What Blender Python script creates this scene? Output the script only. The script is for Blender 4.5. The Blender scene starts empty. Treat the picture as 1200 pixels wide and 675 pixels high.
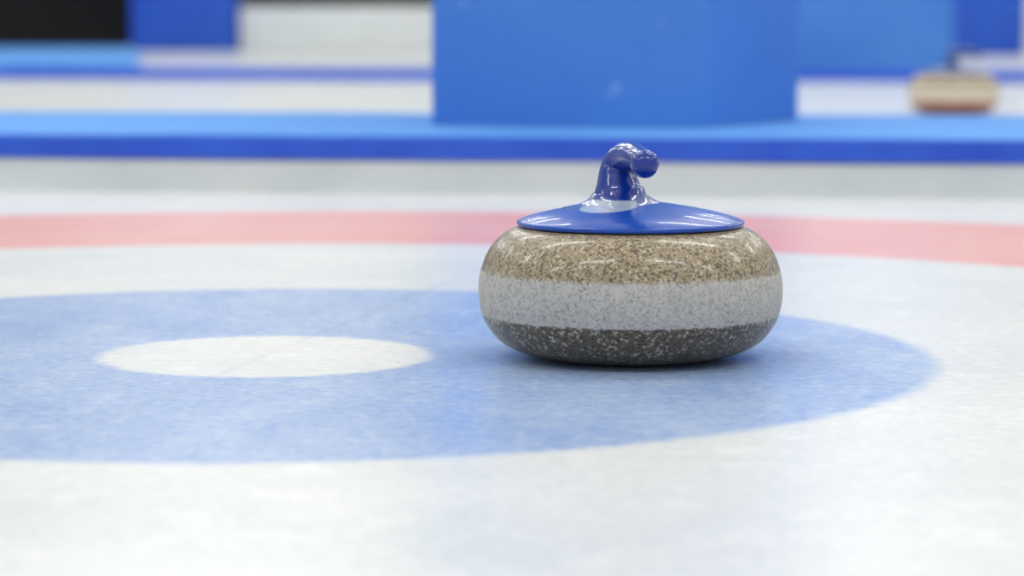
import bpy, bmesh, math
from mathutils import Vector, noise as mnoise

D = bpy.data
scene = bpy.context.scene
scene.view_settings.view_transform = 'Standard'

def lin(r, g, b):
    def f(c):
        c /= 255.0
        return c/12.92 if c <= 0.04045 else ((c+0.055)/1.055)**2.4
    return (f(r), f(g), f(b), 1.0)

# ---------------------------------------------------------------- node helper
class NT:
    def __init__(s, name):
        s.mat = D.materials.new(name); s.mat.use_nodes = True
        s.nt = s.mat.node_tree
        s.bsdf = s.nt.nodes['Principled BSDF']
    def n(s, t, **kw):
        nd = s.nt.nodes.new(t)
        for k, v in kw.items(): setattr(nd, k, v)
        return nd
    def l(s, a, b): s.nt.links.new(a, b)
    def put(s, sock, v):
        if hasattr(v, 'links') or isinstance(v, bpy.types.NodeSocket): s.l(v, sock)
        else: sock.default_value = v
    def math(s, op, a, b=0.0, c=None, clamp=False):
        m = s.n('ShaderNodeMath', operation=op, use_clamp=clamp)
        s.put(m.inputs[0], a); s.put(m.inputs[1], b)
        if c is not None: s.put(m.inputs[2], c)
        return m.outputs[0]
    def mapr(s, v, a, b, c=0.0, d=1.0, smooth=False):
        m = s.n('ShaderNodeMapRange')
        if smooth: m.interpolation_type = 'SMOOTHSTEP'
        s.put(m.inputs['Value'], v)
        for k, x in zip(('From Min', 'From Max', 'To Min', 'To Max'), (a, b, c, d)):
            m.inputs[k].default_value = x
        return m.outputs['Result']
    def mix(s, f, a, b):
        m = s.n('ShaderNodeMix', data_type='RGBA')
        s.put(m.inputs[0], f); s.put(m.inputs[6], a); s.put(m.inputs[7], b)
        return m.outputs[2]
    def noise(s, vec, scale, detail=2.0, rough=0.5):
        m = s.n('ShaderNodeTexNoise')
        s.l(vec, m.inputs['Vector']); m.inputs['Scale'].default_value = scale
        m.inputs['Detail'].default_value = detail; m.inputs['Roughness'].default_value = rough
        return m.outputs['Fac']
    def vor(s, vec, scale, out='Color'):
        m = s.n('ShaderNodeTexVoronoi')
        s.l(vec, m.inputs['Vector']); m.inputs['Scale'].default_value = scale
        return m.outputs[out]
    def bump(s, h, strength, dist):
        b = s.n('ShaderNodeBump'); b.inputs['Strength'].default_value = strength
        b.inputs['Distance'].default_value = dist
        s.l(h, b.inputs['Height']); s.l(b.outputs[0], s.bsdf.inputs['Normal'])
    def set(s, k, v): s.put(s.bsdf.inputs[k], v)

def mottled(name, c1, c2, rough=0.5, scale=6.0, bump=0.0, coat=0.0, specks=None):
    t = NT(name)
    pos = t.n('ShaderNodeNewGeometry').outputs['Position']
    f = t.mapr(t.noise(pos, scale, 5.0, 0.6), 0.3, 0.7)
    col = t.mix(f, c1, c2)
    if specks is not None:
        v = t.noise(pos, 14.0, 3.0, 0.6)
        m = t.mapr(v, 0.69, 0.75, 0, 0.55)
        col = t.mix(m, col, specks)
    t.set('Base Color', col); t.set('Roughness', rough)
    if coat: t.set('Coat Weight', coat); t.set('Coat Roughness', 0.05)
    if bump: t.bump(t.noise(pos, 150.0, 3.0), bump, 0.002)
    return t.mat

# ---------------------------------------------------------------- mesh helper
def obj(name, verts, faces, mats, parent=None, smooth=False, fmats=None, loc=(0, 0, 0)):
    me = D.meshes.new(name); me.from_pydata([tuple(v) for v in verts], [], faces); me.update()
    bm = bmesh.new(); bm.from_mesh(me); bmesh.ops.recalc_face_normals(bm, faces=bm.faces)
    bm.to_mesh(me); bm.free()
    o = D.objects.new(name, me); scene.collection.objects.link(o)
    for m in (mats if isinstance(mats, (list, tuple)) else [mats]): me.materials.append(m)
    if fmats:
        for i, p in enumerate(me.polygons): p.material_index = fmats[i]
    if smooth:
        for p in me.polygons: p.use_smooth = True
    o.location = loc
    if parent: o.parent = parent
    return o

def empty(name, loc=(0, 0, 0)):
    e = D.objects.new(name, None); e.empty_display_size = 0.1
    scene.collection.objects.link(e); e.location = loc
    return e

def box(name, x0, x1, y0, y1, z0, z1, mats, parent=None, bevel=0.0, topmat=None):
    vs = [(x0,y0,z0),(x1,y0,z0),(x1,y1,z0),(x0,y1,z0),(x0,y0,z1),(x1,y0,z1),(x1,y1,z1),(x0,y1,z1)]
    fs = [(0,3,2,1),(4,5,6,7),(0,1,5,4),(1,2,6,5),(2,3,7,6),(3,0,4,7)]
    o = obj(name, vs, fs, mats, parent, fmats=([0,1,0,0,0,0] if topmat else None))
    if bevel:
        b = o.modifiers.new('bevel', 'BEVEL'); b.width = bevel; b.segments = 3
        for p in o.data.polygons: p.use_smooth = True
        w = o.modifiers.new('wn', 'WEIGHTED_NORMAL')
    return o

TH = math.radians(7.0)
def yaw(o, origin=(0.0, 4.77)):
    # objects built in divider coordinates: u along the divider, v away from the house
    o.location = (origin[0], origin[1], 0); o.rotation_euler = (0, 0, -TH)

def lathe(name, prof, mat, parent, seg=128):
    vs, fs = [], []
    n = len(prof)
    for (r, z) in prof:
        for k in range(seg):
            a = 2*math.pi*k/seg
            vs.append((r*math.cos(a), r*math.sin(a), z))
    for i in range(n-1):
        for k in range(seg):
            k2 = (k+1) % seg
            fs.append((i*seg+k, i*seg+k2, (i+1)*seg+k2, (i+1)*seg+k))
    fs.append(tuple(range(seg))); fs.append(tuple((n-1)*seg+k for k in range(seg)))
    return obj(name, vs, fs, mat, parent, smooth=True)

def crv(pts, sub):
    out = []
    P = [pts[0]] + pts + [pts[-1]]
    for i in range(1, len(P)-2):
        for s in range(sub):
            t = s/sub
            out.append(tuple(0.5*((2*b)+(-a+c)*t+(2*a-5*b+4*c-d)*t*t+(-a+3*b-3*c+d)*t**3)
                       for a, b, c, d in zip(P[i-1], P[i], P[i+1], P[i+2])))
    out.append(tuple(pts[-1]))
    return out

def sweep(name, ctrl, mat, parent, seg=48, sub=8, round_end=True):
    pts = crv(ctrl, sub)
    ps = [Vector(p[:3]) for p in pts]; rs = [p[3] for p in pts]
    if round_end:
        d = (ps[-1]-ps[-2]).normalized(); r = rs[-1]; c = ps[-1].copy()
        for a in (15, 30, 45, 60, 72, 82, 88):
            ps.append(c + d*r*math.sin(math.radians(a))); rs.append(r*math.cos(math.radians(a)))
    vs, fs = [], []
    up = Vector((1, 0, 0))
    for i, p in enumerate(ps):
        a = ps[max(i-2, 0)]; b = ps[min(i+2, len(ps)-1)]
        t = (b-a).normalized()
        if p.z < 0.150 and i < len(ps)//2: t = Vector((0, 0, 1))
        u = (up - t*up.dot(t)).normalized(); w = t.cross(u); up = u
        for k in range(seg):
            an = 2*math.pi*k/seg
            vs.append(p + rs[i]*(math.cos(an)*u + math.sin(an)*w))
    for i in range(len(ps)-1):
        for k in range(seg):
            k2 = (k+1) % seg
            fs.append((i*seg+k, i*seg+k2, (i+1)*seg+k2, (i+1)*seg+k))
    fs.append(tuple(range(seg))); fs.append(tuple((len(ps)-1)*seg+k for k in range(seg)))
    return obj(name, vs, fs, mat, parent, smooth=True)

# ---------------------------------------------------------------- ice
HC = (-0.226, 2.537)
def ice_mat(name, house):
    t = NT(name)
    pos = t.n('ShaderNodeNewGeometry').outputs['Position']
    n1 = t.noise(pos, 2.6, 5.0, 0.65)
    col = t.mix(t.mapr(n1, 0.35, 0.65), lin(222, 226, 225), lin(238, 238, 234))
    # pebble mottling, frost patches and fine brush scratches in the ice
    peb = t.mapr(t.noise(pos, 75.0, 4.0, 0.7), 0.4, 0.62, 0, 0.42)
    col = t.mix(peb, col, lin(202, 207, 208))
    mps = t.n('ShaderNodeMapping'); mps.inputs['Rotation'].default_value = (0, 0, 0.5)
    mps.inputs['Scale'].default_value = (3.0, 60.0, 1.0); t.l(pos, mps.inputs['Vector'])
    scr = t.mapr(t.noise(mps.outputs[0], 2.0, 4.0, 0.7), 0.58, 0.68, 0, 0.4)
    col = t.mix(scr, col, lin(198, 204, 206))
    frost = t.mapr(t.noise(pos, 16.0, 6.0, 0.75), 0.54, 0.68, 0, 0.65)
    col = t.mix(frost, col, lin(245, 245, 242))
    if house:
        sub = t.n('ShaderNodeVectorMath', operation='SUBTRACT')
        t.l(pos, sub.inputs[0]); sub.inputs[1].default_value = (HC[0], HC[1], 0)
        flat = t.n('ShaderNodeVectorMath', operation='MULTIPLY')
        t.l(sub.outputs[0], flat.inputs[0]); flat.inputs[1].default_value = (1, 1, 0)
        ln = t.n('ShaderNodeVectorMath', operation='LENGTH'); t.l(flat.outputs[0], ln.inputs[0])
        d = ln.outputs['Value']
        d = t.math('ADD', d, t.math('MULTIPLY', t.math('SUBTRACT', t.noise(pos, 60.0, 3.0), 0.5), 0.018))
        def inside(r, w=0.013): return t.mapr(d, r+w, r-w, 0, 1, True)
        m4 = inside(0.6096); mb = inside(0.1524, 0.010); m8 = inside(1.219, 0.016); m12 = inside(1.829, 0.02)
        # streaky pigment density
        mp = t.n('ShaderNodeMapping'); mp.inputs['Rotation'].default_value = (0, 0, 0.22)
        mp.inputs['Scale'].default_value = (1.0, 0.45, 1.0)
        t.l(pos, mp.inputs['Vector'])
        st = t.noise(mp.outputs[0], 5.0, 6.0, 0.7)
        fine = t.noise(pos, 90.0, 4.0, 0.7)
        dens = t.mapr(t.math('ADD', t.math('MULTIPLY', st, 0.5), t.math('MULTIPLY', fine, 0.5)), 0.38, 0.62)
        blue = t.mix(dens, lin(132, 161, 212), lin(180, 198, 226))
        blue = t.mix(scr, blue, lin(206, 218, 232))
        blue = t.mix(t.math('MULTIPLY', frost, 0.6), blue, lin(206, 216, 232))
        red = t.mix(dens, lin(238, 164, 154), lin(242, 184, 174))
        fb = t.math('MULTIPLY', m4, t.math('SUBTRACT', 1.0, mb))
        fr = t.math('MULTIPLY', m12, t.math('SUBTRACT', 1.0, m8))
        col = t.mix(fb, col, blue); col = t.mix(fr, col, red)
        # very faint centre line seen through the frost
        m = t.n('ShaderNodeVectorMath', operation='DOT_PRODUCT')
        t.l(flat.outputs[0], m.inputs[0]); m.inputs[1].default_value = (0.977, -0.215, 0)
        u = t.math('ABSOLUTE', m.outputs['Value'])
        lc = t.mapr(u, 0.009, 0.001, 0, 0.16, True)
        lm = t.math('MULTIPLY', lc, t.mapr(st, 0.4, 0.6, 0.3, 1.0))
        col = t.mix(lm, col, lin(120, 132, 150))
    t.set('Base Color', col)
    t.set('IOR', 1.31)
    t.set('Roughness', 0.26)
    t.bump(t.noise(pos, 70.0, 3.0, 0.55), 0.22, 0.002)
    return t.mat

floor = obj('floor', [(-10,-3,0),(10,-3,0),(10,26,0),(-10,26,0)], [(0,1,2,3)], ice_mat('ice', False))
N = 160
hv = [(0,0,0)] + [(1.9*math.cos(2*math.pi*k/N), 1.9*math.sin(2*math.pi*k/N), 0) for k in range(N)]
obj('curling_house_target', hv, [(0, k+1, (k+1) % N+1) for k in range(N)], ice_mat('ice_house', True),
    loc=(HC[0], HC[1], 0.0008))

# ---------------------------------------------------------------- curling stones
def granite(name, top, band, low, dark, light):
    t = NT(name)
    tc = t.n('ShaderNodeTexCoord').outputs['Object']
    sx = t.n('ShaderNodeSeparateXYZ'); t.l(tc, sx.inputs[0])
    z = t.math('ADD', sx.outputs['Z'], t.math('MULTIPLY', t.math('SUBTRACT', t.noise(tc, 120.0, 3.0), 0.5), 0.005))
    def rnd(scale):
        s = t.n('ShaderNodeSeparateColor'); t.l(t.vor(tc, scale), s.inputs[0]); return s.outputs[0]
    a = rnd(480.0); b = rnd(400.0); c = t.noise(tc, 380.0, 3.0, 0.7)
    mt = t.mapr(z, 0.0780, 0.0828, 0, 1, True)
    ml = t.mapr(z, 0.0410, 0.0385, 0, 1, True)
    # vertical rub streaks in the striking band
    ang = t.math('ARCTAN2', sx.outputs['Y'], sx.outputs['X'])
    cv = t.n('ShaderNodeCombineXYZ'); t.l(t.math('MULTIPLY', ang, 9.0), cv.inputs[0]); t.l(t.math('MULTIPLY', sx.outputs['Z'], 14.0), cv.inputs[1])
    rub = t.mapr(t.noise(cv.outputs[0], 2.0, 5.0, 0.7), 0.35, 0.65)
    bandc = t.mix(rub, band, tuple(min(1, x*1.2) for x in band[:3])+(1,))
    base = t.mix(mt, bandc, top); base = t.mix(ml, base, low)
    # frosted striking band shows a weaker speckle
    inband = t.math('MULTIPLY', t.math('SUBTRACT', 1.0, mt), t.math('SUBTRACT', 1.0, ml))
    fd = t.math('MULTIPLY', t.mapr(a, 0.62, 0.76), t.mapr(inband, 0, 1, 0.62, 0.2))
    fl = t.math('MULTIPLY', t.mapr(b, 0.76, 0.86), t.mapr(inband, 0, 1, 0.58, 0.3))
    col = t.mix(fl, base, light); col = t.mix(fd, col, dark)
    fd2 = t.math('MULTIPLY', t.mapr(c, 0.56, 0.66), t.mapr(inband, 0, 1, 0.65, 0.5))
    col = t.mix(fd2, col, dark)
    t.set('Base Color', col)
    t.set('Roughness', t.mapr(inband, 0, 1, 0.36, 0.75))
    t.set('Coat Weight', t.mapr(inband, 0, 1, 0.3, 0.0)); t.set('Coat Roughness', 0.1)
    t.bump(t.noise(tc, 260.0, 3.0), 0.2, 0.001)
    return t.mat

def blue_plastic(name, c, glint=None, coat=0.4):
    t = NT(name)
    tc = t.n('ShaderNodeTexCoord').outputs['Object']
    col = t.mix(t.mapr(t.noise(tc, 30.0, 3.0), 0.3, 0.7), c, tuple(min(1, x*1.15) for x in c[:3])+(1,))
    if glint:  # pale disc: ceiling lamp reflection painted into the plastic's colour
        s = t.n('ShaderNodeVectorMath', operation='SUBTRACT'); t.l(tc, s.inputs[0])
        s.inputs[1].default_value = (glint[0], glint[1], 0)
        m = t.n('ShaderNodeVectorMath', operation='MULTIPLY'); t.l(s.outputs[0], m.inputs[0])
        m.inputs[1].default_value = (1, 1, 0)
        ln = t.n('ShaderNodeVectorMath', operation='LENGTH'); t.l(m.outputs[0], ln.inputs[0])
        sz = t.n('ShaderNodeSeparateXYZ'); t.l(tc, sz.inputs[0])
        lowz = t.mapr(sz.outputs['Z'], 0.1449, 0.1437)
        f = t.math('MULTIPLY', lowz, t.mapr(ln.outputs['Value'], glint[2]+0.0015, glint[2]-0.0015, 0, 0.75))
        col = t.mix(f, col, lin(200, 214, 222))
    t.set('Base Color', col); t.set('Roughness', 0.3); t.set('Specular IOR Level', 0.35)
    t.set('Coat Weight', coat); t.set('Coat Roughness', 0.05)
    return t.mat

def curling_stone(loc, rot, g, cap, hnd):
    e = empty('curling_stone', loc); e.rotation_euler = (0, 0, rot)
    prof = [(0.045,0.006),(0.058,0.003),(0.063,0.0),(0.068,0.0),(0.078,0.0012),(0.09,0.0032),(0.102,0.0065),
            (0.112,0.0108),(0.1205,0.0165),(0.127,0.0235),(0.1322,0.0315),(0.1352,0.0385),(0.1372,0.046),
            (0.1384,0.054),(0.1388,0.062),(0.1384,0.070),(0.1374,0.0765),(0.1357,0.083),(0.1332,0.090),
            (0.1295,0.0975),(0.1245,0.1045),(0.1185,0.1105),(0.1125,0.1148),(0.107,0.1175),(0.1025,0.1188),(0.098,0.1192),(0.05,0.1192)]
    pp = [p for p in crv(prof, 3)]
    lathe('granite_body', pp, g, e)
    dark = D.materials.get('cap_gap_dark') or mottled('cap_gap_dark', lin(18,20,28), lin(28,30,38), 0.6)
    lathe('cap_gap', [(0.09,0.1188),(0.1005,0.1188),(0.1005,0.1215),(0.09,0.1215)], dark, e)  # dark ring stands in for the shaded gap under the cap
    cp = [(0.098,0.1206),(0.1022,0.1206),(0.1034,0.1216),(0.1036,0.1230),(0.1028,0.1245),(0.099,0.1263),(0.090,0.1293),(0.078,0.1323),
          (0.065,0.1350),(0.052,0.1374),(0.040,0.1394),(0.030,0.1408),(0.015,0.1418),(0.004,0.1420)]
    lathe('handle_cap', crv(cp, 3), cap, e)
    ctrl = [(-0.006,0.003,0.1360,0.0560),(-0.006,0.003,0.1388,0.0430),(-0.0075,0.004,0.1410,0.0355),(-0.009,0.005,0.1445,0.0290),
            (-0.0105,0.006,0.1500,0.0237),(-0.0115,0.007,0.1580,0.0195),(-0.0120,0.0085,0.1670,0.0168),(-0.0105,0.0085,0.1755,0.0150),
            (-0.0060,0.001,0.1818,0.0137),(0.000,-0.014,0.1838,0.0128),(0.0045,-0.034,0.1828,0.0121),(0.0075,-0.054,0.1812,0.0121),(0.0095,-0.070,0.1800,0.0127)]
    sweep('handle_grip', ctrl, hnd, e)
    return e

g1 = granite('granite_grey_brown', lin(162,145,114), lin(182,180,174), lin(98,86,66), lin(44,37,27), lin(206,198,176))  # dark lower colour: partly the stone's own, partly underside shading painted in
g2 = granite('granite_red_brown', lin(178,160,132), lin(216,204,186), lin(172,80,60), lin(90,60,48), lin(225,215,200))
GLINT_DISC = (-0.021, -0.030, 0.026)
cap1 = blue_plastic('blue_handle_cap', lin(6,70,168), glint=GLINT_DISC, coat=0.35)
hnd1 = blue_plastic('blue_handle', lin(0,44,138), glint=GLINT_DISC, coat=0.7)
hnd2 = blue_plastic('navy_handle', lin(36,66,124))
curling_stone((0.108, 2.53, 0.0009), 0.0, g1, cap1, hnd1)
curling_stone((1.335, 8.43, 0.0001), math.radians(75), g2, hnd2, hnd2)

# ---------------------------------------------------------------- divider platform
m_curb = mottled('frosted_curb', lin(206,213,215), lin(224,229,230), 0.6, 5.0, 0.3)
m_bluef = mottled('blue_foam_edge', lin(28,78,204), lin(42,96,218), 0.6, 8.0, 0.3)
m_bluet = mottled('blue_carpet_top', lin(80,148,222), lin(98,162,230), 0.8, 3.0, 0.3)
m_pad = mottled('blue_padding', lin(56,120,208), lin(74,138,220), 0.5, 1.6, 0.1, specks=lin(150,190,235))
m_pad2 = mottled('blue_padding_side', lin(50,118,208), lin(64,132,220), 0.6, 1.6, 0.1)
m_post = mottled('blue_post', lin(18,76,186), lin(28,90,202), 0.5)
m_white = mottled('white_board', lin(218,222,220), lin(234,236,234), 0.5, 2.0)
m_black = mottled('backdrop_black', lin(2,2,3), lin(10,10,8), 0.9, 1.5)
m_wall = mottled('painted_wall', lin(205,210,214), lin(222,226,228), 0.7, 0.8)
m_ceil = mottled('ceiling_paint', lin(225,228,230), lin(236,238,240), 0.8, 0.8)

plat = empty('rink_divider')
def strip(name, u0, u1, v0, v1, z0, z1, mats, amp, seg=260):
    """long slab whose front edge wobbles slightly, made of cross-section rings"""
    r = 0.006
    sec = [(v0,z0),(v0,z1-r),(v0+r*0.3,z1-r*0.3),(v0+r,z1),(v1,z1),(v1,z0)]
    vs, fs, fm = [], [], []
    n = len(sec)
    for i in range(seg+1):
        u = u0+(u1-u0)*i/seg
        for j, (v, z) in enumerate(sec):
            w = mnoise.noise(Vector((u*3.0, z*20, v)))*amp + mnoise.noise(Vector((u*14.0, z*9, 3.0)))*amp*0.4
            vv = v + (w if j < 4 else 0); zz = z + (w*0.5 if j in (2, 3, 4) else 0)
            vs.append((u, vv, zz))
    for i in range(seg):
        for j in range(n):
            j2 = (j+1) % n
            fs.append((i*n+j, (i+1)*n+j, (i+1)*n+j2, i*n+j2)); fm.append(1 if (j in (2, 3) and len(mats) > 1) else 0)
    fs.append(tuple(range(n))); fs.append(tuple(seg*n+j for j in range(n))); fm += [0, 0]
    o = obj(name, vs, fs, mats, plat, fmats=fm)
    return o
s1 = strip('curb_base', -7, 8, 0.006, 1.04, 0.0, 0.058, [m_curb], 0.004)
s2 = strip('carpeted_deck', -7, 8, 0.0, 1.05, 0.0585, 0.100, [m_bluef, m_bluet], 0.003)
plat.location = (0, 4.77, 0); plat.rotation_euler = (0, 0, -TH)

# padded column standing on the divider
pl = [(-0.149,5.205),(0.335,5.095),(0.352,5.100),(0.362,5.112),(0.560,5.475),(0.563,5.495),(0.50,5.62),(0.0,5.70),(-0.125,5.66)]
def prism(name, pl, z0, z1, mats, fm=None, parent=None, bev=0.0):
    n = len(pl)
    vs = [(x,y,z0) for x,y in pl]+[(x,y,z1) for x,y in pl]
    fs = [tuple(range(n))[::-1], tuple(range(n,2*n))]+[(k,(k+1)%n,(k+1)%n+n,k+n) for k in range(n)]
    o = obj(name, vs, fs, mats, parent, fmats=fm)
    if bev:
        b = o.modifiers.new('bevel','BEVEL'); b.width = bev; b.segments = 2
    return o
col = empty('padded_column')
prism('padding', pl, 0.1015, 1.7, [m_pad, m_pad2], fm=[0,0]+[0,0,0,1,1,1,0,0,0], parent=col)
cpl = [((x-0.2)*0.8+0.2, (y-5.4)*0.8+5.4) for x, y in pl]
prism('column_core', cpl, 1.7, 4.5, [m_wall], parent=col)

# next sheet's divider strip
far = box('rink_divider_strip', -8, 8, 7.45, 7.62, 0.0, 0.05, [m_bluef], bevel=0.006); yaw(far)
# far blue walkway, dark backdrop, posts, boards
prism('blue_walkway', [(-9.5,15.0),(-2.0,15.0),(-2.78,20.6),(-9.5,20.6)], 0.0, 0.03, [m_bluet], bev=0.004)
st = empty('dark_backdrop')  # black stepped boxes put in for a dark opening, kept low for brighter ice
for i in range(3):
    box('backdrop_box_%d' % (i+1), -9.5, 0.6, 21.6+i*0.7, 22.3+i*0.7, 0.0, 0.5+0.35*i, [m_black], parent=st)
pc = box('padded_post', -2.82, -2.05, 20.65, 21.2, 0.0, 1.6, [m_post], bevel=0.03)
box('white_barrier', -2.03, -0.2, 20.8, 20.95, 0.0, 0.33, [m_white], bevel=0.02)
box('padded_column_far', 1.12, 2.0, 12.65, 13.2, 0.0, 1.7, [m_pad], bevel=0.03)
box('padded_post', 2.955, 3.46, 18.8, 19.3, 0.0, 1.6, [m_post], bevel=0.03)
box('white_barrier', 3.6, 7.0, 20.8, 20.95, 0.0, 0.4, [m_white], bevel=0.02)

# ---------------------------------------------------------------- room shell
def wallbox(n, *a, m=m_wall): return box(n, *a, [m])
wallbox('wall_back', -10, 10, 26, 26.2, 0, 4.5)
wallbox('wall_left', -10.2, -10, -3, 26, 0, 4.5)
wallbox('wall_right', 10, 10.2, -3, 26, 0, 4.5)
wallbox('ceiling', -10.2, 10.2, -3, 26.2, 4.5, 4.6, m=m_ceil)

# ---------------------------------------------------------------- ceiling lamps
em = NT('lamp_diffuser'); em.set('Base Color', (1,1,1,1)); em.set('Emission Color', (1.0,0.985,0.96,1)); em.set('Emission Strength', 2.5)
m_case = mottled('lamp_housing', lin(220,222,224), lin(230,232,234), 0.4)
for ix in range(4):
    for iy in range(6):
        x = -6.0 + ix*4.0; y = 0.2 + iy*4.2
        e = empty('ceiling_lamp', (x, y, 4.38))
        box('housing', -1.25, 1.25, -0.13, 0.13, 0.02, 0.12, [m_case], parent=e)
        box('diffuser', -1.22, 1.22, -0.10, 0.10, 0.0, 0.019, [em.mat], parent=e)
        ld = D.lights.new('tube_light', 'AREA'); ld.shape = 'RECTANGLE'; ld.size = 2.44; ld.size_y = 0.2
        ld.energy = 46; ld.color = (1.0, 0.985, 0.945)
        lo = D.objects.new('tube_light', ld); scene.collection.objects.link(lo)
        lo.parent = e; lo.location = (0, 0, -0.01)

w = D.worlds.new('world'); scene.world = w; w.use_nodes = True
w.node_tree.nodes['Background'].inputs[0].default_value = (0.99, 0.985, 0.98, 1)
w.node_tree.nodes['Background'].inputs[1].default_value = 0.68

# ---------------------------------------------------------------- camera
cd = D.cameras.new('camera'); cam = D.objects.new('camera', cd); scene.collection.objects.link(cam)
cd.sensor_width = 36; cd.lens = 3262/1200*36
cam.location = (0, 0, 0.318)
cam.rotation_euler = (math.radians(90-5.74), 0, 0)
cd.dof.use_dof = True; cd.dof.focus_distance = 2.43; cd.dof.aperture_fstop = 4.6
cd.clip_start = 0.05
scene.camera = cam
